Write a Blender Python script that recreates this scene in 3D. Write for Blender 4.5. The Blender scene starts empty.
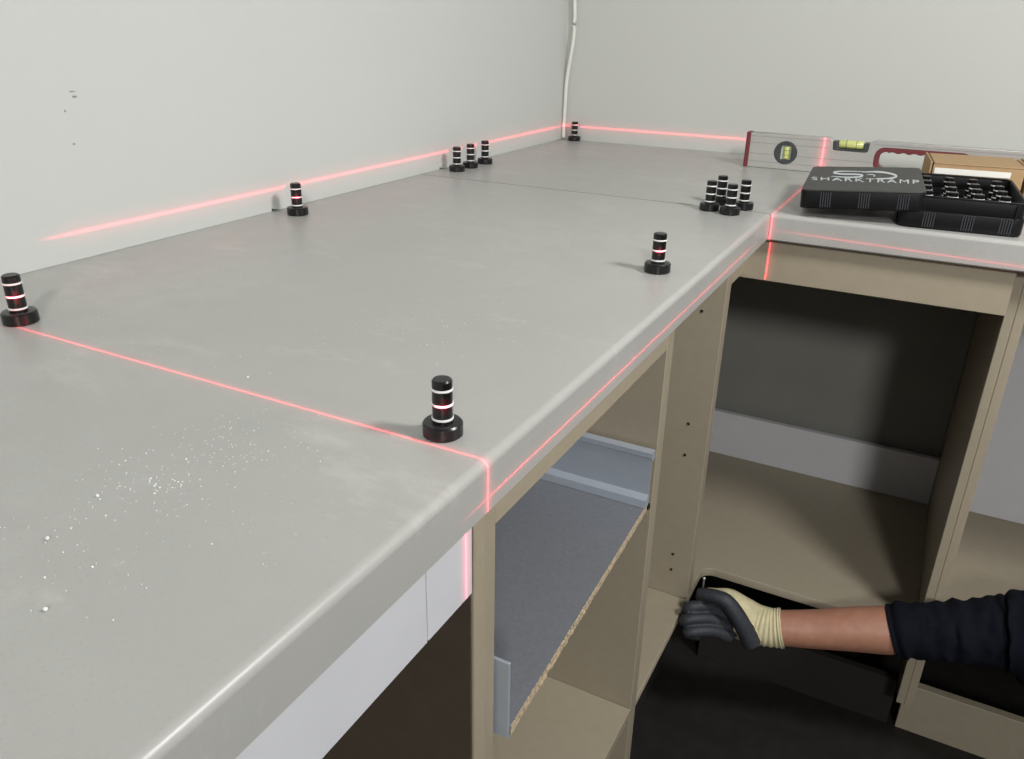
import bpy, bmesh, math, random
from mathutils import Vector, Matrix
from mathutils.noise import noise_vector as noise_vec
random.seed(7)
PI = math.pi
H = 0.90                      # height of the worktop surface; all code below counts z from the worktop

# ------------------------------------------------------------------ camera
F_PX = 799.56
CAM = Vector((0.8064, -1.7771, 0.2384))
RX = Vector((0.88233862, 0.4703079, 0.01700132))
RY = Vector((0.20349181, -0.34869613, -0.91487819))
RZ = Vector((-0.42434614, 0.81069198, -0.40337186))
scn = bpy.context.scene
COL = scn.collection
cd = bpy.data.cameras.new('camera')
cam = bpy.data.objects.new('camera', cd)
COL.objects.link(cam)
cd.sensor_fit = 'HORIZONTAL'
cd.sensor_width = 36.0
cd.lens = F_PX / 1024 * 36.0
cd.clip_start = 0.01
m = Matrix((( RX.x, -RY.x, -RZ.x, CAM.x), (RX.y, -RY.y, -RZ.y, CAM.y), (RX.z, -RY.z, -RZ.z, CAM.z + H), (0, 0, 0, 1)))
cam.matrix_world = m
scn.camera = cam

def ray(px, py):
    return RX * ((px - 512) / F_PX) + RY * ((py - 379.5) / F_PX) + RZ
def at(axis, val, px, py):
    d = ray(px, py)
    return CAM + d * ((val - CAM[axis]) / d[axis])
def dp(px, py, depth):
    return CAM + ray(px, py) * depth

# ------------------------------------------------------------------ world, lights, exposure
scn.view_settings.view_transform = 'Standard'
scn.view_settings.look = 'None'
scn.view_settings.exposure = 0.07
scn.view_settings.gamma = 1.0
scn.view_settings.use_curve_mapping = False
w = bpy.data.worlds.new('world')
scn.world = w
w.use_nodes = True
w.node_tree.nodes['Background'].inputs[0].default_value = (0.98, 1.0, 1.0, 1)
w.node_tree.nodes['Background'].inputs[1].default_value = 0.21

def area(name, loc, target, size, power, col):
    ld = bpy.data.lights.new(name, 'AREA')
    ld.shape = 'DISK'
    ld.size = size
    ld.energy = power
    ld.color = col
    o = bpy.data.objects.new(name, ld)
    COL.objects.link(o)
    o.location = Vector(loc) + Vector((0, 0, H))
    o.rotation_euler = (Vector(target) - Vector(loc)).to_track_quat('-Z', 'Y').to_euler()
    return o
area('ceiling_lamp', (1.50, -1.10, 0.86), (0.5, -0.8, 0), 0.26, 14.5, (1.0, 0.99, 0.97))
area('ceiling_lamp', (1.81, -3.4, 1.25), (0.6, -0.5, -0.2), 0.40, 38, (1.0, 0.99, 0.97))

# ------------------------------------------------------------------ node helpers / materials
MATS = {}
def new_mat(name):
    mt = bpy.data.materials.new(name)
    mt.use_nodes = True
    MATS[name] = mt
    return mt, mt.node_tree, mt.node_tree.nodes['Principled BSDF']
def rgb(r, g, b):
    f = lambda c: (c / 255 / 12.92) if c / 255 <= 0.04045 else ((c / 255 + 0.055) / 1.055) ** 2.4
    return (f(r), f(g), f(b), 1)
def mix(nt, fac, a, b):
    n = nt.nodes.new('ShaderNodeMix')
    n.data_type = 'RGBA'
    for sock, val in ((0, fac), (6, a), (7, b)):
        if isinstance(val, (tuple, float, int)):
            n.inputs[sock].default_value = val
        else:
            nt.links.new(val, n.inputs[sock])
    return n.outputs[2]
def noise(nt, scale, detail=4, rough=0.55, stretch=None):
    tc = nt.nodes.new('ShaderNodeTexCoord')
    mp = nt.nodes.new('ShaderNodeMapping')
    nt.links.new(tc.outputs['Object'], mp.inputs[0])
    if stretch:
        mp.inputs['Scale'].default_value = stretch
    n = nt.nodes.new('ShaderNodeTexNoise')
    n.inputs['Scale'].default_value = scale
    n.inputs['Detail'].default_value = detail
    n.inputs['Roughness'].default_value = rough
    nt.links.new(mp.outputs[0], n.inputs['Vector'])
    return n.outputs['Fac']
def ramp(nt, fac, a, b):
    n = nt.nodes.new('ShaderNodeMapRange')
    n.inputs[1].default_value = a
    n.inputs[2].default_value = b
    nt.links.new(fac, n.inputs[0])
    return n.outputs[0]
def bump(nt, bs, fac, strength, dist=0.001):
    b = nt.nodes.new('ShaderNodeBump')
    b.inputs['Strength'].default_value = strength
    b.inputs['Distance'].default_value = dist
    nt.links.new(fac, b.inputs['Height'])
    nt.links.new(b.outputs[0], bs.inputs['Normal'])
def plain(name, c, rough=0.5, metal=0.0, var=0.06, scale=40, bumpy=0.0, spec=None):
    mt, nt, bs = new_mat(name)
    d = tuple(max(0, v * (1 - var)) for v in c[:3]) + (1,)
    l = tuple(min(1, v * (1 + var)) for v in c[:3]) + (1,)
    nz = noise(nt, scale)
    nt.links.new(mix(nt, ramp(nt, nz, 0.3, 0.7), d, l), bs.inputs['Base Color'])
    bs.inputs['Roughness'].default_value = rough
    bs.inputs['Metallic'].default_value = metal
    if spec is not None:
        bs.inputs['Specular IOR Level'].default_value = spec
    if bumpy:
        bump(nt, bs, nz, bumpy)
    return mt

def counter_material():
    mt, nt, bs = new_mat('grey_laminate')
    n1 = noise(nt, 3.0, 5, 0.6)
    n2 = noise(nt, 26, 6, 0.65)
    n3 = noise(nt, 420, 2, 0.5)
    c = mix(nt, ramp(nt, n1, 0.32, 0.68), rgb(165, 165, 161), rgb(179, 179, 175))
    c = mix(nt, ramp(nt, n2, 0.35, 0.75), c, rgb(170, 169, 165))
    c = mix(nt, ramp(nt, n3, 0.56, 0.75), c, rgb(166, 165, 160))
    # dusty smears left by wiping
    n4 = noise(nt, 7, 8, 0.72, (1.0, 2.2, 1))
    c = mix(nt, ramp(nt, n4, 0.57, 0.92), c, rgb(204, 203, 198))
    nt.links.new(c, bs.inputs['Base Color'])
    nt.links.new(ramp(nt, n2, 0.0, 1.6), bs.inputs['Roughness'])
    r = nt.nodes.new('ShaderNodeMapRange')
    nt.links.new(n2, r.inputs[0])
    r.inputs[3].default_value = 0.27
    r.inputs[4].default_value = 0.40
    nt.links.new(r.outputs[0], bs.inputs['Roughness'])
    bump(nt, bs, n3, 0.06, 0.0005)
counter_material()

def wall_material(name, c):
    mt, nt, bs = new_mat(name)
    n1 = noise(nt, 2.2, 4)
    n2 = noise(nt, 90, 5, 0.6)
    a = tuple(v * 0.965 for v in c[:3]) + (1,)
    nt.links.new(mix(nt, n1, a, c), bs.inputs['Base Color'])
    bs.inputs['Roughness'].default_value = 0.85
    bump(nt, bs, n2, 0.25, 0.0012)
wall_material('wall_paint', rgb(203, 205, 201))
wall_material('back_wall_paint', rgb(199, 200, 195))
plain('dark_floor', rgb(30, 27, 25), 0.6, var=0.3, scale=30)
plain('tan_board', rgb(158, 148, 129), 0.5, var=0.03, scale=60)
plain('tan_edge', rgb(162, 151, 131), 0.55, var=0.03, scale=60)
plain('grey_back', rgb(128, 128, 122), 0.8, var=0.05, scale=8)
plain('white_board', rgb(208, 208, 212), 0.45, var=0.02, scale=20)
plain('white_front', rgb(206, 207, 212), 0.35, var=0.02, scale=20)
plain('drawer_grey', rgb(112, 115, 121), 0.5, var=0.08, scale=220)
plain('drawer_metal', rgb(170, 178, 188), 0.38, metal=0.25, var=0.03, scale=60)
plain('black_plastic', rgb(16, 16, 17), 0.28, var=0.15, scale=200)
plain('case_black', rgb(13, 13, 15), 0.45, spec=.3, var=0.15, scale=300, bumpy=0.1)
plain('lid_top_dark', rgb(46, 46, 44), 0.5, var=0.12, scale=500, bumpy=0.15)
plain('ring_white', rgb(238, 236, 234), 0.45, var=0.02)
plain('logo_silver', rgb(196, 202, 204), 0.35, var=0.02)
plain('aluminium', rgb(186, 184, 180), 0.4, metal=0.35, var=0.03, scale=80)
plain('aluminium_line', rgb(150, 149, 147), 0.5, metal=0.2, var=0.03)
plain('red_rubber', rgb(112, 44, 50), 0.5, var=0.08)
plain('vial_housing', rgb(62, 66, 66), 0.4, var=0.05)
plain('vial_liquid', rgb(204, 210, 132), 0.2, var=0.08, scale=120)
plain('vial_frame', rgb(206, 212, 200), 0.3, var=0.03)
plain('cardboard', rgb(172, 142, 104), 0.8, var=0.06, scale=120, bumpy=0.1)
plain('paper_white', rgb(236, 234, 226), 0.7, var=0.02)
plain('cable_white', rgb(226, 226, 220), 0.4, var=0.02)
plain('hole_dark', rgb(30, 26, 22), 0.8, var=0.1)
plain('steel', rgb(210, 210, 208), 0.3, metal=0.3, var=0.03)
plain('crumb', rgb(232, 232, 230), 0.8, var=0.1)
plain('scuff', rgb(150, 149, 144), 0.9, var=0.1)
plain('chipboard', rgb(186, 168, 140), 0.85, var=0.3, scale=260, bumpy=0.6)
plain('skin', rgb(166, 118, 96), 0.5, var=0.10, scale=70, bumpy=0.25)
plain('glove_dark', rgb(47, 49, 55), 0.6, var=0.25, scale=160, bumpy=0.4)
plain('glove_cream', rgb(206, 196, 158), 0.85, var=0.12, scale=60, bumpy=0.4)
plain('sleeve_navy', rgb(15, 17, 26), 0.9, spec=.15, var=0.2, scale=120, bumpy=0.3)
plain('seam_grey', rgb(70, 69, 66), 0.7, var=0.1)
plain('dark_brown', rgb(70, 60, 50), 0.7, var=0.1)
plain('red_print', rgb(190, 120, 110), 0.7, var=0.05)

# ------------------------------------------------------------------ mesh helpers
def link(name, me, mat, parent=None, loc=(0, 0, 0), smooth=False):
    """me is a mesh in the thing's own coordinates"""
    o = bpy.data.objects.new(name, me)
    COL.objects.link(o)
    if mat:
        me.materials.append(MATS[mat])
    if smooth:
        for p in me.polygons:
            p.use_smooth = True
    o.location = loc
    if parent:
        o.parent = parent
    return o
def tag(o, label, cat=None, group=None, kind=None):
    o['label'] = label
    if cat: o['category'] = cat
    if group: o['group'] = group
    if kind: o['kind'] = kind
    return o
def empty(name, loc, label, cat, group=None):
    """an Empty at a thing's base; loc counts z from the worktop"""
    o = bpy.data.objects.new(name, None)
    COL.objects.link(o)
    o.empty_display_size = 0.02
    o.location = (loc[0], loc[1], loc[2] + H)
    tag(o, label, cat, group)
    return o
def up(v):
    return (v[0], v[1], v[2] + H)
def from_bm(bm, name):
    me = bpy.data.meshes.new(name)
    bmesh.ops.recalc_face_normals(bm, faces=bm.faces)
    bm.to_mesh(me)
    bm.free()
    return me
def box_me(x0, x1, y0, y1, z0, z1, bev=0.0, seg=1, name='box'):
    bm = bmesh.new()
    bmesh.ops.create_cube(bm, size=1)
    for v in bm.verts:
        v.co = Vector(((x0 + x1) / 2 + v.co.x * (x1 - x0), (y0 + y1) / 2 + v.co.y * (y1 - y0), (z0 + z1) / 2 + v.co.z * (z1 - z0)))
    if bev:
        bmesh.ops.bevel(bm, geom=list(bm.edges), offset=bev, segments=seg, affect='EDGES', profile=0.5)
    return from_bm(bm, name)
def board(name, b, mat, parent, bev=0.0008, label=None):
    """a board given in worktop coordinates, stored relative to its parent"""
    px = parent.location
    x0, x1, y0, y1, z0, z1 = b
    c = Vector(((x0 + x1) / 2, (y0 + y1) / 2, z0))
    me = box_me(x0 - c.x, x1 - c.x, y0 - c.y, y1 - c.y, 0, z1 - z0, bev, 1, name)
    o = link(name, me, mat, parent, (c.x - px.x, c.y - px.y, c.z + H - px.z))
    if label:
        o['label'] = label
    return o
def prism_me(outline, holes, h, bev=0.0, axis='Z', name='prism'):
    """2D outline (with holes) extruded by h; axis Z: (x,y)->(x,y,0..h); axis Y: (x,z)->(x, -h..0 , z) front at -h"""
    cu = bpy.data.curves.new(name, 'CURVE')
    cu.dimensions = '2D'
    cu.fill_mode = 'BOTH'
    cu.extrude = h / 2 - bev
    cu.bevel_depth = bev
    cu.offset = -bev
    cu.bevel_resolution = 2
    for pts in [outline] + list(holes):
        s = cu.splines.new('POLY')
        s.points.add(len(pts) - 1)
        for i, q in enumerate(pts):
            s.points[i].co = (q[0], q[1], 0, 1)
        s.use_cyclic_u = True
    o = bpy.data.objects.new(name, cu)
    COL.objects.link(o)
    dg = bpy.context.evaluated_depsgraph_get()
    me = bpy.data.meshes.new_from_object(o.evaluated_get(dg))
    bpy.data.objects.remove(o)
    bpy.data.curves.remove(cu)
    me.materials.clear()
    bm = bmesh.new()
    bm.from_mesh(me)
    bmesh.ops.remove_doubles(bm, verts=bm.verts, dist=1e-6)
    for v in bm.verts:
        x, y, z = v.co
        v.co = (x, y, z + h / 2) if axis == 'Z' else (x, -(z + h / 2), y)
    bmesh.ops.recalc_face_normals(bm, faces=bm.faces)
    bm.to_mesh(me)
    bm.free()
    return me
def rrect(x0, x1, y0, y1, r, n=6):
    pts = []
    for cx, cy, a in ((x1 - r, y1 - r, 0), (x0 + r, y1 - r, 90), (x0 + r, y0 + r, 180), (x1 - r, y0 + r, 270)):
        for i in range(n + 1):
            t = math.radians(a + 90 * i / n)
            pts.append((cx + r * math.cos(t), cy + r * math.sin(t)))
    return pts
def circle(cx, cy, r, n=40):
    return [(cx + r * math.cos(2 * PI * i / n), cy + r * math.sin(2 * PI * i / n)) for i in range(n)]
def lathe_me(profile, n=40, name='lathe', axis='Z'):
    """profile of (r,z); r=0 ends close the shape"""
    bm = bmesh.new()
    rings = []
    for r, z in profile:
        if r < 1e-7:
            rings.append([bm.verts.new((0, 0, z))])
        else:
            rings.append([bm.verts.new((r * math.cos(2 * PI * i / n), r * math.sin(2 * PI * i / n), z)) for i in range(n)])
    for a, b in zip(rings, rings[1:]):
        for i in range(n):
            j = (i + 1) % n
            if len(a) == 1 and len(b) == 1: continue
            if len(a) == 1: bm.faces.new((a[0], b[j], b[i]))
            elif len(b) == 1: bm.faces.new((a[i], a[j], b[0]))
            else: bm.faces.new((a[i], a[j], b[j], b[i]))
    return from_bm(bm, name)
def loft_bm(bm, pts, radii, n=16, squash=None, caps=True):
    """tube along pts with given radii, rounded caps"""
    P = [Vector(p) for p in pts]
    up0 = Vector((0, 0, 1))
    rings = []
    for i, p in enumerate(P):
        d = (P[min(i + 1, len(P) - 1)] - P[max(i - 1, 0)]).normalized()
        a = d.cross(up0)
        if a.length < 1e-4: a = d.cross(Vector((0, 1, 0)))
        a.normalize()
        b = a.cross(d).normalized()
        sa, sb = squash if squash else (1, 1)
        rings.append([bm.verts.new(p + (a * math.cos(2 * PI * k / n) * sa + b * math.sin(2 * PI * k / n) * sb) * radii[i]) for k in range(n)])
    for A, B in zip(rings, rings[1:]):
        for k in range(n):
            l = (k + 1) % n
            bm.faces.new((A[k], A[l], B[l], B[k]))
    for R, s in ((rings[0], -1), (rings[-1], 1)) if caps else ():
        i = 0 if s < 0 else len(P) - 1
        d = (P[1] - P[0]).normalized() if s < 0 else (P[-1] - P[-2]).normalized()
        cpt = bm.verts.new(P[i] + d * s * radii[i] * 0.35)
        for k in range(n):
            l = (k + 1) % n
            bm.faces.new((R[l], R[k], cpt) if s > 0 else (R[k], R[l], cpt))
def smooth_path(pts, n=6):
    """Catmull-Rom through tuples of any length"""
    out = []
    for i in range(len(pts) - 1):
        p0, p1, p2, p3 = pts[max(i - 1, 0)], pts[i], pts[i + 1], pts[min(i + 2, len(pts) - 1)]
        for k in range(n):
            t = k / n
            out.append(tuple(0.5 * (2 * b + (c - a) * t + (2 * a - 5 * b + 4 * c - d) * t * t + (3 * b - a - 3 * c + d) * t ** 3) for a, b, c, d in zip(p0, p1, p2, p3)))
    out.append(tuple(pts[-1]))
    return out

# ------------------------------------------------------------------ the setting
def struct(name, me, mat, label, loc=(0, 0, 0)):
    o = link(name, me, mat, None, up(loc))
    o['kind'] = 'structure'
    o['label'] = label
    return o
YC = -0.5915          # front edge of the counter along the back wall, and the butt joint
T = 0.0384            # worktop thickness
D = 0.60              # depth of the long worktop
XF = 0.568            # front of the carcasses under the long worktop
YF = -0.560           # front of the carcasses along the back wall
ZB = -0.646           # top of the carcass bottoms
WB = -0.012
fl = struct('floor', box_me(-0.2, 4, -5, 0.2, -0.05, 0, name='floor'), 'dark_floor', 'dark floor in front of the open cabinets', (0, 0, -H))
wl = struct('wall_left', box_me(-0.15, 0, -5, 0.15, 0, 2.7, name='wall_left'), 'wall_paint', 'plain off-white wall along the long worktop', (WB, 0, -H))
wb = struct('wall_back', box_me(0, 4.0, 0, 0.15, 0, 2.7, name='wall_back'), 'back_wall_paint', 'plain off-white wall behind the short worktop', (WB, 0.0, -H))
# plaster skins standing on the worktop, each a little further back than the one before it
def skin(y0, y1, th, chip):
    pts = [(y0, 0.0003), (y1, 0.0003), (y1, 1.6), (y0, 1.6)]
    if chip:
        pts = [(y0 + chip, 0.0003), (y1, 0.0003), (y1, 1.6), (y0, 1.6), (y0, 0.005), (y0 + chip * .35, 0.0025)]
    bm = bmesh.new()
    a = [bm.verts.new((0, y, z)) for y, z in pts]
    b = [bm.verts.new((th, y, z)) for y, z in pts]
    bm.faces.new(a); bm.faces.new(b)
    for i in range(len(pts)):
        j = (i + 1) % len(pts)
        bm.faces.new((a[i], a[j], b[j], b[i]))
    link('plaster_skin', from_bm(bm, 'plaster_skin'), 'wall_paint', wl, (0, 0, H))
skin(-4.9, -0.959, 0.0120, 0)
skin(-0.959, -0.533, 0.0114, 0.015)
skin(-0.533, 0.0, 0.0104, 0.015)
for px, py, w_, h_, rz in ((74.5, 96.5, .0028, .0010, -.6), (72, 91.5, .0034, .0006, .1), (65, 111, .0007, .0014, 0), (74, 144, .0016, .0009, 0)):
    q = at(0, 0.0, px, py)
    me = prism_me([(-w_, -h_ * .3), (-w_ * .3, -h_), (w_ * .9, -h_ * .5), (w_, h_ * .4), (w_ * .1, h_), (-w_ * .8, h_ * .6)], [], 0.0005, 0, 'Z', 'scuff_mark')
    o = link('scuff_mark', me, 'scuff', wl, (q.x - WB, q.y, q.z + H))
    o.rotation_euler = (0, 0, 0)
    o.rotation_euler = Matrix(((0, 0, 1), (1, 0, 0), (0, 1, 0))).to_euler()

# ------------------------------------------------------------------ worktops
def front_profile(r=0.0060, rb=0.002):
    pts = [(D - rb, -T), (D, -T + rb)]
    for i in range(17):
        t = math.radians(90 * i / 16)
        pts.append((D - r + r * math.cos(t), -r + r * math.sin(t)))
    return pts
def long_worktop():
    prof = front_profile() + [(WB, 0), (WB, -T)]
    bm = bmesh.new()
    rows = []
    for y in (-2.9, YC - 0.0022):
        rows.append([bm.verts.new((x, y, z + T)) for x, z in prof])
    n = len(prof)
    for i in range(n):
        j = (i + 1) % n
        bm.faces.new((rows[0][i], rows[0][j], rows[1][j], rows[1][i]))
    bm.faces.new(rows[0]); bm.faces.new(rows[1])
    o = link('worktop', from_bm(bm, 'long_worktop'), 'grey_laminate', None, up((0, 0, -T)))
    tag(o, 'long grey concrete-look worktop along the left wall, crossed by red laser line', 'worktop', 'grey worktops')
def joint_seam(parent):
    o = link('joint_seam', box_me(WB + .001, D - .007, YC - .0021, YC + .0009, T - .006, T - .0003), 'seam_grey', parent)
    o['label'] = 'dark joint between the two worktops'
def back_worktop():
    bm = bmesh.new()
    prof = [(-(x - D), z) for x, z in front_profile()]
    prof = [(YC + a, z) for a, z in prof] + [(0, 0), (0, -T)]
    rows = [[bm.verts.new((x, y, z + T)) for y, z in prof] for x in (D + 0.0005, 1.9)]
    n = len(prof)
    for i in range(n):
        j = (i + 1) % n
        bm.faces.new((rows[0][i], rows[0][j], rows[1][j], rows[1][i]))
    bm.faces.new(rows[0]); bm.faces.new(rows[1])
    q = [(WB, YC + 0.0010), (D + 0.0005, YC + 0.0010), (D + 0.0005, 0), (WB, 0)]
    a = [bm.verts.new((x, y, 0)) for x, y in q]
    b = [bm.verts.new((x, y, T)) for x, y in q]
    bm.faces.new(a); bm.faces.new(b)
    for i in range(4):
        j = (i + 1) % 4
        bm.faces.new((a[i], a[j], b[j], b[i]))
    o = link('worktop', from_bm(bm, 'short_worktop'), 'grey_laminate', None, up((0, 0, -T)))
    joint_seam(o)
    tag(o, 'grey worktop along the back wall carrying the level, cartons and black case', 'worktop', 'grey worktops')
long_worktop()
back_worktop()

# ------------------------------------------------------------------ cabinets
ZT = -T - 0.0004
PL = -H + 0.0
def cab(loc, label):
    return empty('base_cabinet', loc, label, 'cabinet', 'base cabinets under the worktops')
# drawer cabinet
DY0, DY1 = -1.3585, -0.9155
c1 = cab((XF / 2, (DY0 + DY1) / 2, PL), 'open tan drawer cabinet holding a grey drawer without a front')
board('side_panel', (0.06, XF, DY0, DY0 + 0.0155, PL + .1, ZT), 'tan_board', c1)
board('side_panel', (0.06, XF, DY1 - 0.024, DY1, PL + .1, ZT), 'tan_board', c1)
board('top_rail', (XF - 0.1, XF, DY0 + 0.0157, DY1 - 0.0242, -0.0965, ZT), 'tan_edge', c1)
board('bottom_panel', (0.06, XF, DY0 + 0.0157, DY1 - 0.0242, ZB - .016, ZB), 'tan_board', c1)
board('back_panel', (0.05, 0.058, DY0, DY1, PL + .1, ZT), 'tan_board', c1)
board('plinth', (XF - 0.07, XF - 0.054, DY0, DY1, PL, PL + .0995), 'tan_board', c1)
# the drawer
zd = -0.297
dy1 = -0.9545
dr_me = bmesh.new()
xf0, xf1 = 0.566, 0.580
q = [(0.09, dy1), (0.09, DY0 + .022), (xf1, DY0 + .022), (xf0, dy1)]
a = [dr_me.verts.new((x, y, zd - .010)) for x, y in q]
b = [dr_me.verts.new((x, y, zd)) for x, y in q]
dr_me.faces.new(a); dr_me.faces.new(b)
for i in range(4):
    j = (i + 1) % 4
    dr_me.faces.new((a[i], a[j], b[j], b[i]))
off = Vector((-c1.location.x, -c1.location.y, H - c1.location.z))
dr = link('drawer', from_bm(dr_me, 'drawer'), 'drawer_grey', c1, off)
dr['label'] = 'grey drawer with a raw chipboard front edge and metal side'
def sub(name, me, mat, parent, loc=(0, 0, 0), label=None, smooth=False):
    o = link(name, me, mat, parent, loc, smooth)
    if label: o['label'] = label
    return o
# raw edge: many small chips
bm = bmesh.new()
N = 46
for k in range(N):
    y0 = dy1 + (DY0 + .022 - dy1) * k / N
    y1 = dy1 + (DY0 + .022 - dy1) * (k + 1) / N
    xx = xf0 + (xf1 - xf0) * (k + .5) / N
    for zz in range(3):
        d = random.uniform(0.0003, 0.0014)
        z0 = zd - .0098 + zz * .0032
        mat_ = Matrix.Translation(((xx + d / 2), (y0 + y1) / 2, z0 + .0016)) @ Matrix.Diagonal((d, abs(y1 - y0) * random.uniform(.7, 1), .0031, 1))
        bmesh.ops.create_cube(bm, size=1, matrix=mat_)
e = sub('raw_edge', from_bm(bm, 'raw_edge'), 'chipboard', dr, label='raw chipboard edge')
# metal side: upright, rolled top and stepped foot (profile in y,z, extruded along x)
prof = [(0, 0), (-0.011, 0), (-0.010, 0.010), (-0.0022, 0.015), (-0.0022, 0.064), (-0.0040, 0.066), (-0.0040, 0.0725), (0.0085, 0.0725), (0.0085, 0.062), (0.0, 0.060)]
bm = bmesh.new()
rows = [[bm.verts.new((x, dy1 + y, zd + .0006 + z)) for y, z in prof] for x in (0.09, xf0 + .002)]
n = len(prof)
for i in range(n):
    j = (i + 1) % n
    bm.faces.new((rows[0][i], rows[0][j], rows[1][j], rows[1][i]))
bm.faces.new(rows[0]); bm.faces.new(rows[1])
sub('drawer_side', from_bm(bm, 'drawer_side'), 'drawer_metal', dr, label='pale metal drawer side')
sub('drawer_side', box_me(0.09, xf1, DY0 + .0185, DY0 + .0215, zd - .012, zd + .07, .0006), 'drawer_metal', dr)
sub('drawer_back', box_me(0.078, 0.0895, DY0 + .022, dy1, zd - .01, zd + .07, .0006), 'white_board', dr)
me = lathe_me([(0, 0), (.0042, 0), (.0042, .003), (.0022, .003), (.0022, .0015), (0, .0015)], 14)
o = sub('runner_clip', me, 'black_plastic', dr, (xf0 - .001, dy1 + .006, zd - .006))
o.rotation_euler = (0, PI / 2, 0)
sub('drawer_runner', box_me(0.1, xf0 - .004, dy1 + .0015, dy1 + .013, zd - .02, zd - .0045, .0006), 'drawer_metal', dr)

# near cabinet with white front strip
c0 = cab((XF / 2, -1.80, PL), 'open tan cabinet behind white front strips, nearest the camera')
board('side_panel', (0.06, XF, DY0 - 0.0157, DY0 - 0.0003, PL + .1, ZT), 'tan_edge', c0)
board('side_panel', (0.06, XF, -2.20, -2.184, PL + .1, ZT), 'tan_board', c0)
board('bottom_panel', (0.06, XF, -2.1838, DY0 - 0.016, ZB - .016, ZB), 'tan_board', c0)
board('back_panel', (0.05, 0.058, -2.2, DY0 - .001, PL + .1, ZT), 'tan_board', c0)
board('plinth', (XF - 0.07, XF - 0.054, -2.2, DY0, PL, PL + .0995), 'tan_board', c0)
board('front_strip', (XF + .0005, 0.584, -1.4567, -1.4042, -0.110, ZT - .003), 'white_front', c0, bev=.0003, label='short white front strip with red laser line')
board('front_strip', (XF + .0005, 0.584, -2.19, -1.4580, -0.110, ZT - .003), 'white_front', c0, bev=.0003, label='long white front strip')
board('dark_sheet', (0.10, XF - .002, DY0 - 0.0175, DY0 - 0.0159, ZB + .001, -0.045), 'dark_brown', c0, label='dark brown sheet added over the side panel')  # added dark sheet over the tan panel, its colour darkens the interior
board('rear_strip', (0.30, 0.316, -2.1838, DY0 - .018, -0.125, ZT), 'tan_board', c0)

# corner cabinet, L-shaped bottom with rounded inner corner
RY0 = -0.668
c2 = cab((0.60, -0.34, PL), 'open tan corner cabinet with L-shaped bottom below the inner worktop corner')
o2 = Vector((-0.60, 0.34, 0))
r = 0.022
Lp = [(0.03, DY1 + .0005), (XF, DY1 + .0005)]
for i in range(7):
    t = math.radians(180 - 90 * i / 6)
    Lp.append((XF + r + r * math.cos(t), YF - r + r * math.sin(t)))
Lp += [(0.9165, YF), (0.9165, -0.100), (0.03, -0.100)]
me = prism_me(Lp, [], .016, .0008, 'Z', 'bottom_panel')
link('bottom_panel', me, 'tan_board', c2, (-0.60, 0.34, ZB - .016 - PL))
dv = board('divider_panel', (0.10, XF, RY0, RY0 + 0.025, ZB + .0004, ZT), 'tan_board', c2, label='tan divider with shelf pin holes')
for z in (-0.1356, -0.3195, -0.3746, -0.5637, -0.5946):
    me = lathe_me([(0, .0002), (.0012, .0002), (.0019, .0009), (.0024, .0009), (.0024, 0)], 16, 'pin_hole')
    o = sub('pin_hole', me, 'hole_dark', dv, (0.5358 - dv.matrix_basis.translation.x - .60, -0.0125, z - ZB - .0004))
    o.location = (0.5358 - (0.10 + XF) / 2, -0.0125, z - ZB - .0004)
    o.rotation_euler = (PI / 2, 0, 0)
board('top_rail', (XF - .016, XF, RY0 + .0253, YF - 0.0165, -0.0968, ZT), 'tan_edge', c2)
board('front_rail', (XF - .016, 0.9165, YF - 0.016, YF, -0.1030, ZT), 'tan_edge', c2, label='tan rail under the worktop with red laser line')
board('side_panel', (0.9168, 0.9292, YF, -0.100, PL + .1, ZT), 'tan_board', c2)
board('back_panel', (0.03, 0.9165, -0.0995, -0.092, ZB, ZT), 'grey_back', c2, label='grey back panel in shade')
board('back_rail', (0.20, 0.9165, -0.132, -0.118, ZB + .0004, -0.542), 'white_board', c2, label='white strip along the foot of the back')
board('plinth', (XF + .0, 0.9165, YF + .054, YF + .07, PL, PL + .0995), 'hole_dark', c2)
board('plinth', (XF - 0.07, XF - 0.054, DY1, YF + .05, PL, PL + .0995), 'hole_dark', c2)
# right cabinet
c3 = cab((1.25, -0.33, PL), 'open tan cabinet with white back, at the right edge')
board('side_panel', (0.9294, 0.9418, YF, -0.100, PL + .1, ZT), 'tan_edge', c3)
board('side_panel', (1.56, 1.5755, YF, -0.100, PL + .1, ZT), 'tan_board', c3)
board('bottom_panel', (0.942, 1.5598, YF, -0.100, ZB - .016, ZB), 'tan_board', c3)
board('back_panel', (0.942, 1.5598, -0.118, -0.104, ZB + .0004, ZT), 'white_board', c3, label='white back panel')
board('plinth', (0.93, 1.5755, YF + .054, YF + .07, PL, PL + .0995), 'tan_board', c3)

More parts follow.
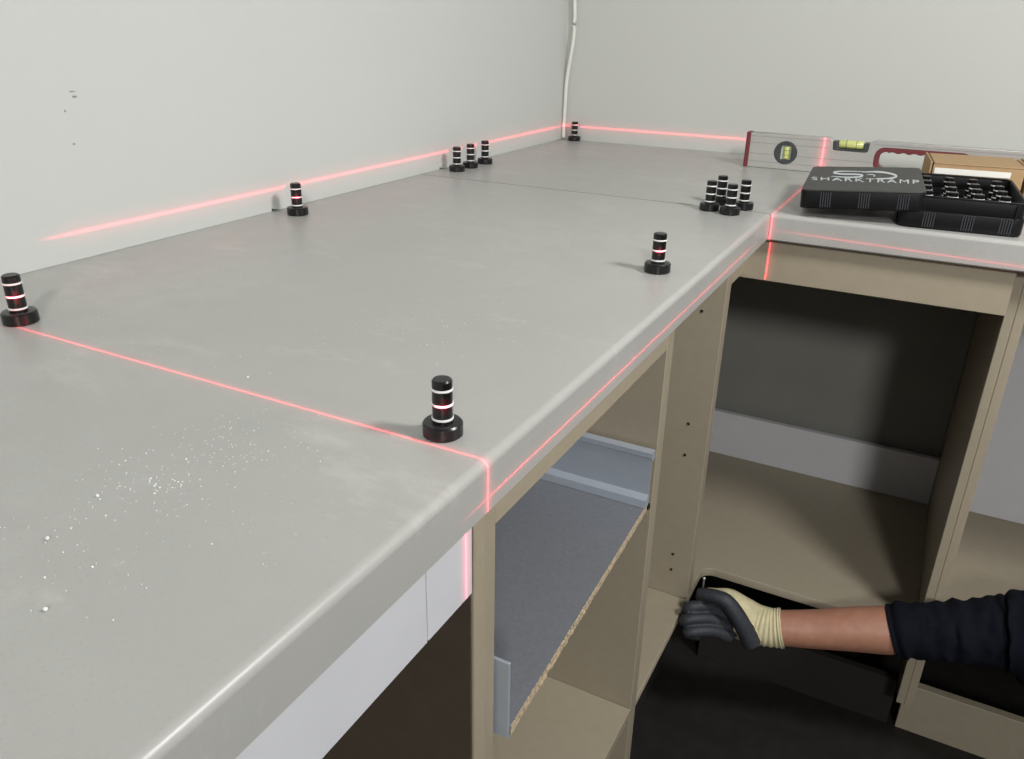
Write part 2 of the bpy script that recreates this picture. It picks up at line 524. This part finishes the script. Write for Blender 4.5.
# ------------------------------------------------------------------ ring targets
TZ = (0.0118, 0.0215, 0.0314)
SR, BR, TH = 0.0064, 0.0127, 0.0376
base_me = lathe_me([(0, 0), (BR - .0006, 0), (BR, .0006), (BR, .0080), (BR - .0010, .0091), (SR + .0004, .0095), (0, .0095)], 40, 'base')
post_me = lathe_me([(0, 0.0096), (SR, .0096), (SR, TH - .0010), (SR - .0009, TH), (0, TH)], 36, 'post')
ring_me = lathe_me([(SR - .0008, -.0007), (SR + .00045, -.0007), (SR + .00055, 0), (SR + .00045, .0007), (SR - .0008, .0007), (SR - .0008, -.0007)], 36, 'ring')
for me_, mt_ in ((base_me, 'black_plastic'), (post_me, 'black_plastic'), (ring_me, 'ring_white')):
    me_.materials.append(MATS[mt_])
    for p in me_.polygons: p.use_smooth = True
    bm = bmesh.new(); bm.from_mesh(me_)
    for e_ in bm.edges:
        if len(e_.link_faces) == 2 and e_.calc_face_angle(0) > 0.6: e_.smooth = False
    bm.to_mesh(me_); bm.free()
def target(loc, label, group):
    t = empty('laser_target', loc, label, 'laser target', group)
    for nm, me_, z in (('base', base_me, 0), ('post', post_me, 0), ('ring', ring_me, TZ[0]), ('ring', ring_me, TZ[1]), ('ring', ring_me, TZ[2])):
        o = bpy.data.objects.new(nm, me_)
        COL.objects.link(o)
        o.parent = t
        o.location = (0, 0, z)
    t.rotation_euler = (0, 0, random.uniform(0, 6))
    return t
G = 'black ringed laser targets standing on the worktops'
STAND = [(21.5, 322, 'black ringed laser target at the left picture edge, by the laser line'),
         (298, 214.4, 'lone black ringed laser target close to the left wall'),
         (457, 171, 'ringed target nearest the camera of the three at the left wall'),
         (470.5, 167.5, 'middle ringed target of the three at the left wall'),
         (485, 163.5, 'ringed target farthest from the camera of the three at the left wall'),
         (575, None, 'small black ringed laser target in the far wall corner beside the cable'),
         (709, 210, 'left front ringed target in the cluster of four by the inner corner'),
         (720, 204, 'rear left ringed target, tallest in view of the cluster of four'),
         (729.5, 214, 'nearest ringed target in the cluster of four by the inner corner'),
         (743, 209, 'rightmost ringed target in the cluster of four by the inner corner'),
         (657, 271.5, 'lone ringed target near the front edge in the middle of the worktop'),
         (443, 434, 'largest ringed target, nearest the camera, beside the red laser line')]
TP = []
for px, py, lab in STAND:
    P = at(2, 0, px, py) if py else Vector((0.0350, -0.0150, 0))
    TP.append(P)
    k_ = 1.02 if px == 443 else 1.11
    target((P.x, P.y, 0.0002), lab, G).scale = (k_, k_, k_)

# ------------------------------------------------------------------ spirit level
lv = empty('spirit_level', (0.46, -0.159, 0), 'silver spirit level with dark red end cap and grip standing at the back', 'spirit level')
LX, LYF, LTH, LH = 0.46, -0.17, 0.022, 0.063
def lsub(name, me, mat, parent=lv, label=None, y=0.0, smooth=False):
    """parts given in level coordinates: x from the left end, z up, y = 0 at the back, front at -LTH"""
    return sub(name, me, mat, parent, (0, LTH / 2 + y, 0) if parent is lv else (0, y, 0), label, smooth)
nz0, nz1, nd = 0.153, 0.222, 0.042
outl = [(0.0082, 0.0005), (0.60, 0.0005), (0.60, LH), (nz1 + .004, LH), (nz1 - .003, LH - .004), (nz1 - .004, nd + .004), (nz1 - .008, nd), (nz0 + .008, nd), (nz0 + .004, nd + .004), (nz0 + .003, LH - .004), (nz0 - .004, LH), (0.0082, LH)]
grip_o = rrect(0.230, 0.385, 0.010, 0.0535, 0.016)
lsub('body', prism_me(outl, [circle(0.0755, 0.0307, 0.0212), grip_o, circle(0.520, 0.0307, 0.0212)], LTH, .0006, 'Y'), 'aluminium')
wav = []
for (x, z) in rrect(0.2375, 0.3775, 0.0165, 0.0465, 0.012, 8):
    wav.append((x, z))
# wavy finger side on top of the grip
top = [(0.3655 - (0.3655 - 0.2495) * i / 40, 0.0465 - 0.0012 + 0.0012 * math.cos(2 * PI * i / 40 * 6.5)) for i in range(1, 40)]
k = 9
wav = wav[:k] + top + wav[k:]
lsub('grip', prism_me([(x, z) for x, z in rrect(0.2303, 0.3847, 0.0103, 0.0532, 0.0157)], [wav], LTH + .003, .0008, 'Y'), 'red_rubber', y=.0015, label='dark red grip')
lsub('end_cap', box_me(0, 0.0080, -LTH - .001, .001, 0, LH + .001, .0012, 2), 'red_rubber', label='dark red end cap')
lsub('end_cap', box_me(0.6002, 0.608, -LTH - .001, .001, 0, LH + .001, .0012, 2), 'red_rubber')
for z, segs in ((0.0115, ((0.009, 0.228), (0.387, .599))), (0.026, ((0.009, 0.053), (0.098, 0.228))), (0.0455, ((0.009, 0.060), (0.092, 0.150))), (0.0575, ((0.009, 0.150), (0.226, .599)))):
    for x0, x1 in segs:
        lsub('groove_line', box_me(x0, x1, -LTH - .0003, -LTH + .0004, z - .0005, z + .0005), 'aluminium_line')
for xc, flat in ((0.0755, False), (0.520, False)):
    vh = lsub('vial_housing', prism_me(circle(xc, 0.0307, 0.0208), [rrect(xc - .0095, xc + .0105, 0.0175, 0.0445, .002)], LTH + .001, .001, 'Y'), 'vial_housing', y=.0004, label='dark round vial window')
    sub('vial_frame', prism_me(rrect(xc - .0093, xc + .0103, 0.0177, 0.0443, .0018), [], .010, .0004, 'Y'), 'vial_frame', vh, (0, -.006, 0))
    tube = lathe_me([(0, 0), (.0052, 0), (.0058, .001), (.0058, .021), (.0052, .022), (0, .022)], 24)
    sub('vial', tube, 'vial_liquid', vh, (xc + .001, -.0155, 0.0197), 'yellow-green liquid vial', True)
    for zz in (0.0265, 0.0345):
        sub('vial_mark', lathe_me([(.0055, 0), (.0060, 0), (.0060, .0007), (.0055, .0007)], 24), 'hole_dark', vh, (xc + .001, -.0155, zz))
vh = lsub('vial_housing', prism_me([(nz0 + .0045, nd + .0006), (nz1 - .0045, nd + .0006), (nz1 - .0035, LH - .005), (nz1 - .012, LH - .005), (nz1 - .013, nd + .004), (nz0 + .013, nd + .004), (nz0 + .012, LH - .005), (nz0 + .0035, LH - .005)], [], LTH, .0005, 'Y'), 'vial_housing', label='dark top vial holder')
tube = lathe_me([(0, 0), (.0062, 0), (.0072, .001), (.0072, .041), (.0062, .042), (0, .042)], 24)
o = sub('vial', tube, 'vial_liquid', vh, (nz0 + .0135, -LTH / 2 - .002, nd + .0112), 'yellow-green liquid vial', True)
o.rotation_euler = (0, PI / 2, 0)
for dx in (.026, .043):
    o = sub('vial_mark', lathe_me([(.0070, 0), (.0075, 0), (.0075, .0008), (.0070, .0008)], 24), 'hole_dark', vh, (nz0 + dx, -LTH / 2 - .002, nd + .0112))
    o.rotation_euler = (0, PI / 2, 0)

# ------------------------------------------------------------------ black case and lid
BX0, BX1, BY0, BY1, BH = 0.7645, 0.9115, -0.5780, -0.3680, 0.0436
YAW = math.radians(3.5)
cs = empty('tool_case', (BX0, BY0 - .001, 0.0001), 'open black plastic case filled with ringed targets', 'case')
cs.rotation_euler = (0, 0, YAW)
def csub(name, me, mat, z=0, parent=cs, label=None, loc=None):
    return sub(name, me, mat, parent, loc or (0, 0, z), label)
W_, L_ = BX1 - BX0, BY1 - BY0
csub('tray_lower', prism_me(rrect(0, W_, 0, L_, .012), [rrect(.004, W_ - .004, .004, L_ - .004, .010)], .0215, .0008), 'case_black', .002)
csub('tray_upper', prism_me(rrect(.0018, W_ - .0018, .0018, L_ - .0018, .011), [rrect(.004, W_ - .004, .004, L_ - .004, .010)], BH - .026, .0004), 'case_black', .0237)
csub('rim', prism_me(rrect(.0010, W_ - .0010, .0010, L_ - .0010, .0115), [rrect(.0042, W_ - .0042, .0042, L_ - .0042, .010)], .0022, .0006), 'case_black', BH - .0022)
csub('tray_floor', prism_me(rrect(.001, W_ - .001, .001, L_ - .001, .012), [], .0074, .0006), 'case_black', 0)
csub('corner_latch', box_me(W_ - .0135, W_ - .0115, -.0006, .0025, .022, BH - .003, .0005), 'case_black')
def ribs(parent, xs, z0, z1, y, mat='case_black'):
    for xg in xs:
        for k in range(5):
            x = xg + (k - 2) * .0031
            sub('grip_rib', box_me(x - .0007, x + .0007, y - .0011, y + .0006, z0, z1, .0004), mat, parent)
plain('rib_glint', rgb(62, 63, 68), 0.4, var=0.05)  # paler than the case: glint on the ribs painted into their colour
ribs(cs, [at(1, BY0, px, py).x - BX0 for px, py in ((928, 222), (967, 226), (1005, 231))], .003, .0225, 0, 'rib_glint')
# targets packed in the case
cols = [at(2, .036, px, py).x for px, py in ((934, 187), (956, 189), (980, 191), (1007, 192))]
GP = 'ringed targets packed in the black case'
names_col = ('nearest the lid', 'second from the lid', 'third from the lid', 'farthest from the lid')
names_row = ('front', 'second', 'third', 'rear')
for ci, (x, nc) in enumerate(zip((0.0300, 0.0610, 0.0920, 0.1225), names_col)):
    for ri, y in enumerate((0.036, 0.080, 0.124, 0.168)):
        target((BX0 + x * math.cos(YAW) - y * math.sin(YAW), BY0 - .001 + x * math.sin(YAW) + y * math.cos(YAW), 0.0078), 'black ringed target packed in the case, %s row, column %s' % (names_row[ri], nc), GP)
# lid, one end pushed over the case
LW, LL, LHT = 0.158, 0.232, 0.0255
ld = empty('case_lid', (0.6365, -0.5925, 0.0125), 'dark case lid with silver lettering, propped on the open case', 'case lid')
ld.rotation_euler = (0, math.radians(-3.6), math.radians(5))
ld.location.z = H + 0.0125
sub('lid_skirt', prism_me(rrect(0, LW, 0, LL, .012), [rrect(.0025, LW - .0025, .0025, LL - .0025, .010)], LHT - .002, .0005), 'case_black', ld)
sub('lid_top', prism_me(rrect(.0002, LW - .0002, .0002, LL - .0002, .012), [], .0024, .0010), 'lid_top_dark', ld, (0, 0, LHT - .0022))
lx = [0.020, 0.0645, 0.109]
ribs(ld, [at(1, -.585, px, py).x - .6365 for px, py in ((826.5, 200), (864.5, 203), (903.5, 206))], .002, LHT - .003, 0, 'rib_glint')
LM = Matrix.Translation((0.6365, -0.5925, 0.0125)) @ Matrix.Rotation(math.radians(5), 4, 'Z') @ Matrix.Rotation(math.radians(-3.6), 4, 'Y')
LI = LM.inverted()
def on_lid(px, py):
    o_ = LI @ CAM
    d_ = LI.to_3x3() @ ray(px, py)
    s = (LHT + .0004 - o_.z) / d_.z
    return o_ + d_ * s
def ribbon(pts, widths):
    """flat stroke polygon on the lid, drawn in picture units of the lid's lettering"""
    L, R = [], []
    for i, p in enumerate(pts):
        d = Vector(pts[min(i + 1, len(pts) - 1)]) - Vector(pts[max(i - 1, 0)])
        nrm = Vector((-d.y, d.x)).normalized() * widths[i] / 2
        L.append((p[0] + nrm.x, p[1] + nrm.y)); R.append((p[0] - nrm.x, p[1] - nrm.y))
    bm = bmesh.new()
    va = [bm.verts.new(Vector((*tuple(on_lid(805 + x / 8.19, 160 + y / 8.19))[:2], 0))) for x, y in L]
    vb = [bm.verts.new(Vector((*tuple(on_lid(805 + x / 8.19, 160 + y / 8.19))[:2], 0))) for x, y in R]
    for i in range(len(pts) - 1):
        bm.faces.new((va[i], va[i + 1], vb[i + 1], vb[i]))
    return from_bm(bm, 'logo_letter')
for path, w0 in (([(485, 96), (330, 93), (255, 97), (238, 107), (300, 116), (430, 119), (472, 129), (430, 141), (320, 141), (212, 134)], 13),
                 ([(470, 100), (560, 97), (650, 103), (728, 120), (748, 137), (690, 152), (575, 153)], 15),
                 ([(505, 122), (545, 119), (572, 128), (560, 138)], 7)):
    P = smooth_path(path, 5)
    n = len(P)
    ws = [w0 * min(1, .35 + 3.0 * min(i, n - 1 - i) / n) for i in range(n)]
    sub('logo_letter', ribbon(P, ws), 'logo_silver', ld, (0, 0, LHT + .0006))
def text_me(s):
    cu = bpy.data.curves.new('txt', 'FONT')
    cu.body = s
    cu.size = 1
    cu.space_character = 1.25
    cu.extrude = 0.02
    o = bpy.data.objects.new('txt', cu)
    COL.objects.link(o)
    dg = bpy.context.evaluated_depsgraph_get()
    me = bpy.data.meshes.new_from_object(o.evaluated_get(dg))
    bpy.data.objects.remove(o)
    return me
me = text_me('SHARKTRAMP')
me.materials.clear()
xs = [v.co.x for v in me.vertices]; ys = [v.co.y for v in me.vertices]
for v in me.vertices:
    u = (v.co.x - min(xs)) / (max(xs) - min(xs)); vv = (v.co.y - min(ys)) / (max(ys) - min(ys))
    q = on_lid(811.7 + (919 - 811.7) * u, (179.8 + 4.2 * u) * (1 - vv) + (177.0 + 3.2 * u) * vv)
    v.co = (q.x, q.y, LHT + .0006 + v.co.z * .01)
sub('lettering', me, 'logo_silver', ld, label='silver lettering across the lid')

# ------------------------------------------------------------------ cartons
def carton(loc, size, label):
    c = empty('carton', loc, label, 'carton', 'cardboard cartons behind the black case')
    sx, sy, sz = size
    sub('body', box_me(0, sx, 0, sy, 0, sz - .002, .001), 'cardboard', c)
    sub('top_flap', box_me(.006, sx + .0006, -.0006, sy, sz - .0019, sz, .0006), 'cardboard', c)
    return c
k1 = carton((0.7840, -0.3535, 0), (0.1300, 0.118, 0.0582), 'brown carton with white paper strip between the level and the case')
sub('side_flap', box_me(-.0016, .0016, -.001, .118, .002, .0594, .0007), 'cardboard', k1, (.0022, 0, 0))
sub('tuck_tab', box_me(.0038, .0056, -.0016, .003, .015, .0585, .0005), 'hole_dark', k1)
p0, p1 = at(1, -.3605, 934, 171.5), at(1, -.3605, 1012, 177)
sub('paper_strip', box_me(.008, .112, -.0012, -.0004, .042, .0508, .0002), 'paper_white', k1, label='white paper strip')
k1.rotation_euler = (0, 0, math.radians(6))
k2 = carton((0.9180, -0.3380, 0), (0.12, 0.12, 0.0585), 'second brown carton cut off by the right picture edge')
k2.rotation_euler = (0, 0, math.radians(6))
sub('print', box_me(.004, .05, .03, .08, .0585, .0588), 'red_print', k2)

# ------------------------------------------------------------------ cable in the corner
pts = [(575.2, -40), (574.6, -8), (574.8, 22), (573.0, 42), (569.6, 62), (566.6, 82), (565.2, 104), (564.0, 124), (563.4, 136)]
cp = []
for i, (px, py) in enumerate(pts):
    q = at(1, -0.0085, px, py)
    cp.append((max(q.x, WB + .0150), q.y, max(q.z, 0.004)))
cp[-1] = (cp[-1][0], cp[-1][1], 0.0045)
path = smooth_path(cp, 6)
bm = bmesh.new()
base = Vector(path[-1])
loft_bm(bm, [Vector(p) - base for p in path], [.0042] * len(path), 12)
o = link('cable', from_bm(bm, 'cable'), 'cable_white', None, up(base), True)
tag(o, 'white cable hanging down the far wall corner onto the worktop', 'cable')

# ------------------------------------------------------------------ crumbs on the worktop
bm = bmesh.new()
def crumb(px, py, s):
    P = at(2, 0, px, py)
    if not (0.005 < P.x < 0.585 and -1.72 < P.y < -0.02): return
    mt = Matrix.Translation((P.x, P.y, s * .42)) @ Matrix.Rotation(random.uniform(0, 6), 4, Vector((random.random(), random.random(), 1)).normalized()) @ Matrix.Diagonal((s, s * random.uniform(.6, 1), s * random.uniform(.5, .9), 1))
    bmesh.ops.create_icosphere(bm, subdivisions=1, radius=.5, matrix=mt)
def cloud(cx, cy, rx, ry, n, s0, s1):
    for _ in range(n):
        crumb(random.gauss(cx, rx), random.gauss(cy, ry), random.uniform(s0, s1) * random.uniform(.5, 1))
cloud(150, 480, 28, 14, 90, .0008, .0018)
cloud(225, 445, 38, 17, 110, .0007, .0014)
cloud(65, 545, 40, 34, 60, .0008, .0018)
cloud(200, 500, 60, 40, 60, .0006, .0012)
cloud(310, 350, 60, 50, 26, .0006, .0013)
cloud(450, 330, 48, 13, 70, .0006, .0013)
cloud(420, 300, 60, 40, 22, .0007, .0014)
cloud(520, 260, 50, 30, 16, .0008, .0014)
cloud(120, 330, 50, 24, 12, .0006, .0014)
cloud(280, 270, 40, 20, 12, .0007, .0013)
for px, py, s in ((48, 540, .0028), (46, 611, .0026), (98, 497, .0024), (100, 318, .0022), (166, 336, .0014), (248, 378, .0018), (212, 545, .0016), (270, 374, .0016)):
    crumb(px, py, s)
o = link('crumbs', from_bm(bm, 'crumbs'), 'crumb', None, up((0, 0, 0)))
tag(o, 'scattered pale dust crumbs lying on the long grey worktop', 'crumbs', kind='stuff')

# ------------------------------------------------------------------ arm of the person reaching in
def skin_tube(name, px_pts, mat, n=24, ridges=None, sub_n=8, parent=None, base=None, squash=None, crumple=0, caps=True):
    """px_pts: (px, py, depth, radius in metres)"""
    raw = [tuple(dp(a_, b_, c_)) + (r_,) for a_, b_, c_, r_ in px_pts]
    pth = smooth_path(raw, sub_n)
    P = [Vector(q[:3]) for q in pth]
    R = [q[3] for q in pth]
    if ridges:
        R = [r_ + ridges(i / (len(R) - 1)) for i, r_ in enumerate(R)]
    bm = bmesh.new()
    loft_bm(bm, [p - base for p in P], R, n, squash, caps)
    if crumple:
        for v in bm.verts:
            q_ = v.co * 38
            v.co += noise_vec(Vector((q_.x * 1.6, q_.y, q_.z))) * crumple * min(1.0, max(0.0, ((v.co + base - P[0]).length - R[0]) / .03))
    return link(name, from_bm(bm, name), mat, parent, up(base) if parent is None else (0, 0, 0), True)
AB = dp(800, 632, 1.28)
arm = skin_tube('person', [(728, 612, 1.33, .010), (742, 619, 1.322, .016), (765, 627, 1.31, .0265), (785, 628, 1.30, .0285), (815, 629, 1.29, .031), (850, 629, 1.275, .0345), (885, 630, 1.26, .0372), (898, 630, 1.254, .0345), (930, 631, 1.24, .032), (990, 633, 1.215, .036), (1060, 644, 1.175, .04), (1130, 660, 1.145, .045)], 'skin', base=AB)
tag(arm, 'bare forearm in work glove and navy sleeve reaching in front of the corner cabinet', 'person')
sl = skin_tube('sleeve', [(892, 631, 1.258, .0415), (905, 630, 1.25, .0425), (925, 631, 1.243, .0435), (955, 631, 1.23, .0465), (985, 632, 1.217, .051), (1005, 633, 1.208, .058), (1025, 636, 1.195, .069), (1080, 650, 1.165, .076), (1140, 665, 1.14, .078)], 'sleeve_navy', n=40, sub_n=14,
               ridges=lambda t: (.0026 * math.sin(t * 66 + 1.3 * math.sin(t * 19)) * abs(math.sin(t * 11 + .6)) if t > .05 else 0), parent=arm, base=AB, crumple=.005, caps=False)
sl['label'] = 'rumpled navy sleeve'
# glove: finger and palm tubes fused into one surface
GT = []      # (path points, radii, tag)
def fin(tag_, pts):
    raw = [tuple(dp(a_, b_, c_)) + (r_,) for a_, b_, c_, r_ in pts]
    pth = smooth_path(raw, 5)
    GT.append(([Vector(q[:3]) - AB for q in pth], [q[3] for q in pth], tag_))
# thumb, running along the near side of the hand to the pinch point
fin('dark', [(752, 644, 1.292, .0150), (741, 622, 1.285, .0140), (728, 603, 1.285, .0130), (717, 597, 1.290, .0115), (706, 594.5, 1.300, .0108), (699, 594, 1.308, .0100)])
# index finger over the top
fin('dark', [(730, 606, 1.325, .0130), (716, 597, 1.322, .0108), (706, 597, 1.324, .0100), (699, 597, 1.318, .0092)])
# middle, ring and little finger curled under it
fin('dark', [(726, 616, 1.320, .0130), (710, 607, 1.312, .0102), (694, 606.5, 1.306, .0098), (687, 608.5, 1.312, .0092), (697, 611, 1.322, .0085)])
fin('dark', [(728, 626, 1.314, .0130), (710, 619, 1.304, .0102), (692, 619, 1.298, .0098), (684, 621, 1.304, .0092), (695, 624, 1.315, .0085)])
fin('dark', [(730, 636, 1.308, .0120), (712, 631, 1.297, .0095), (694, 631.5, 1.292, .0090), (687, 633, 1.298, .0084), (698, 636, 1.308, .0078)])
# back of the hand
fin('cream', [(706, 595, 1.345, .0130), (716, 598, 1.342, .0170), (728, 602, 1.336, .0230), (740, 612, 1.328, .0280), (755, 622, 1.318, .0300), (772, 627, 1.307, .0300)])
fin('cream', [(724, 616, 1.330, .0150), (742, 625, 1.320, .0250), (760, 629, 1.312, .0290)])
bm = bmesh.new()
for P, R, _ in GT:
    loft_bm(bm, P, R, 14)
me = from_bm(bm, 'glove_raw')
tmp = bpy.data.objects.new('glove_raw', me)
COL.objects.link(tmp)
md = tmp.modifiers.new('r', 'REMESH'); md.mode = 'VOXEL'; md.voxel_size = .0016
ms = tmp.modifiers.new('s', 'SMOOTH'); ms.factor = .5; ms.iterations = 2
dg = bpy.context.evaluated_depsgraph_get()
gm = bpy.data.meshes.new_from_object(tmp.evaluated_get(dg))
bpy.data.objects.remove(tmp)
gm.materials.clear()
glove = link('glove', gm, 'glove_dark', arm, (0, 0, 0), True)
gm.materials.append(MATS['glove_cream'])
samp = [(p, r_, t_) for P, R, t_ in GT for p, r_ in zip(P, R)]
for poly in gm.polygons:
    c_ = poly.center
    best = min(samp, key=lambda s: (s[0] - c_).length - s[1])
    poly.material_index = 1 if best[2] == 'cream' else 0
glove['label'] = 'work glove with dark coated fingers and cream back'
cuff = skin_tube('cuff', [(757, 624, 1.316, .0300), (763, 626, 1.312, .0312), (770, 627.5, 1.308, .0305), (777, 628, 1.304, .0310), (782, 628, 1.301, .0322)], 'glove_cream', n=36, sub_n=10, ridges=lambda t: .0009 * math.sin(t * 38), parent=glove, base=AB)
cuff['label'] = 'ribbed cream cuff'
# steel pin held in the fingers
pb = dp(702.8, 589, 1.312)
me = lathe_me([(0, 0), (.0015, 0), (.0015, .020), (.0022, .0204), (.0022, .0222), (.0013, .023), (0, .023)], 14)
o = link('steel_pin', me, 'steel', None, up(pb), True)
tag(o, 'thin steel pin held upright in the gloved fingers', 'pin')

# ------------------------------------------------------------------ laser fans (line lasers out of view, then added ring beams)
def laser(name, src, p1, p2, width, power, halo=0.06, soft=0.02, col=(1.0, 0.055, 0.085), haloW=6.0):
    """a line laser at src whose fan covers the angle from p1 to p2; width is the half-width of the line in metres at their distance"""
    src, p1, p2 = Vector(src), Vector(p1), Vector(p2)
    d1, d2 = (p1 - src), (p2 - src)
    dist = (d1.length + d2.length) / 2
    d1.normalize(); d2.normalize()
    nrm = d1.cross(d2).normalized()
    mid = (d1 + d2).normalized()
    half = math.acos(max(-1, min(1, d1.dot(mid))))
    L = bpy.data.lights.new(name, 'POINT')
    L.shadow_soft_size = 0.0
    L.energy = power * 4 * PI * PI
    L.color = (1, 1, 1)
    L.use_nodes = True
    nt = L.node_tree
    em = nt.nodes['Emission']
    em.inputs['Color'].default_value = col + (1,)
    ge = nt.nodes.new('ShaderNodeNewGeometry')
    def dot(vec):
        v = nt.nodes.new('ShaderNodeVectorMath'); v.operation = 'DOT_PRODUCT'
        nt.links.new(ge.outputs['Incoming'], v.inputs[0]); v.inputs[1].default_value = vec
        return v.outputs['Value']
    def mth(op, a_, b_=None):
        n_ = nt.nodes.new('ShaderNodeMath'); n_.operation = op
        for i_, q_ in enumerate((a_, b_)):
            if q_ is None: continue
            if isinstance(q_, (int, float)): n_.inputs[i_].default_value = q_
            else: nt.links.new(q_, n_.inputs[i_])
        return n_.outputs[0]
    dn = dot(nrm)
    def gauss(sig):
        t_ = mth('DIVIDE', dn, sig)
        t_ = mth('MULTIPLY', t_, t_)
        return mth('EXPONENT', mth('MULTIPLY', t_, -1.0))
    sig = width / dist
    prof = mth('ADD', gauss(sig), mth('MULTIPLY', gauss(sig * haloW), halo))
    mr = nt.nodes.new('ShaderNodeMapRange')
    mr.interpolation_type = 'SMOOTHSTEP'
    nt.links.new(dot(mid), mr.inputs[0])
    mr.inputs[1].default_value = math.cos(half + soft)
    mr.inputs[2].default_value = math.cos(max(half - soft, half * .3))
    lf = nt.nodes.new('ShaderNodeLightFalloff')
    lf.inputs['Strength'].default_value = 1.0
    st = mth('MULTIPLY', mth('MULTIPLY', prof, mr.outputs[0]), lf.outputs['Constant'])
    nt.links.new(st, em.inputs['Strength'])
    o = bpy.data.objects.new(name, L)
    COL.objects.link(o)
    o.location = up(src)
    return o
hL = 0.0301
_w = at(0, 0, 251, 192)
_s = TP[11] + (TP[11] - _w) * 1.26
laser('laser_wall_left', (_s.x, _s.y, .42), at(0, 0, 60, 236), (0, -0.02, hL), .0020, 2.6, soft=.02, halo=.12)
laser('laser_wall_back', (0.35, -3.0, .6), (-.005, 0, hL), (0.462, 0, hL), .0018, 2.0, soft=.002, halo=.12)
laser('laser_cross', (1.45, -1.4117, 0.42), (-.05, -1.4117, 0), (0.583, -1.4117, -.112), .0011, 8.0, soft=.02, halo=.12)
laser('laser_depth', (0.6020, -2.6, 0.75), (0.602, -0.17, .066), (0.602, -0.576, -.1015), .0012, 6.0, soft=.0012, halo=.12)
laser('laser_front', (1.6, -1.55, 0.35), at(0, .6, 480, 505.5), at(0, .6, 752, 246.5), .0008, 2.8, soft=.03, halo=.10, haloW=7)
laser('laser_short_front', (1.25, -1.75, 0.3), at(1, YC, 800, 234), at(1, YC, 1040, 269.5), .0009, 1.3, soft=.05, halo=.12, haloW=7)
# unseen narrow beams added to redden the middle rings of nearer targets
for i, pw in ((11, 14.0), (0, 12.0), (10, 10.0), (1, 6.0)):
    P = TP[i]
    zr = TZ[1] * (1.02 if i == 11 else 1.11)
    s = Vector((1.35, -2.15, zr))
    d = (P - s); d.z = 0; d.normalize()
    n_ = Vector((-d.y, d.x, 0))
    c_ = Vector((P.x, P.y, zr))
    laser('added_ring_beam', s, c_ + n_ * .0058, c_ - n_ * .0058, .0011, pw, halo=.25, soft=.0003, haloW=5)
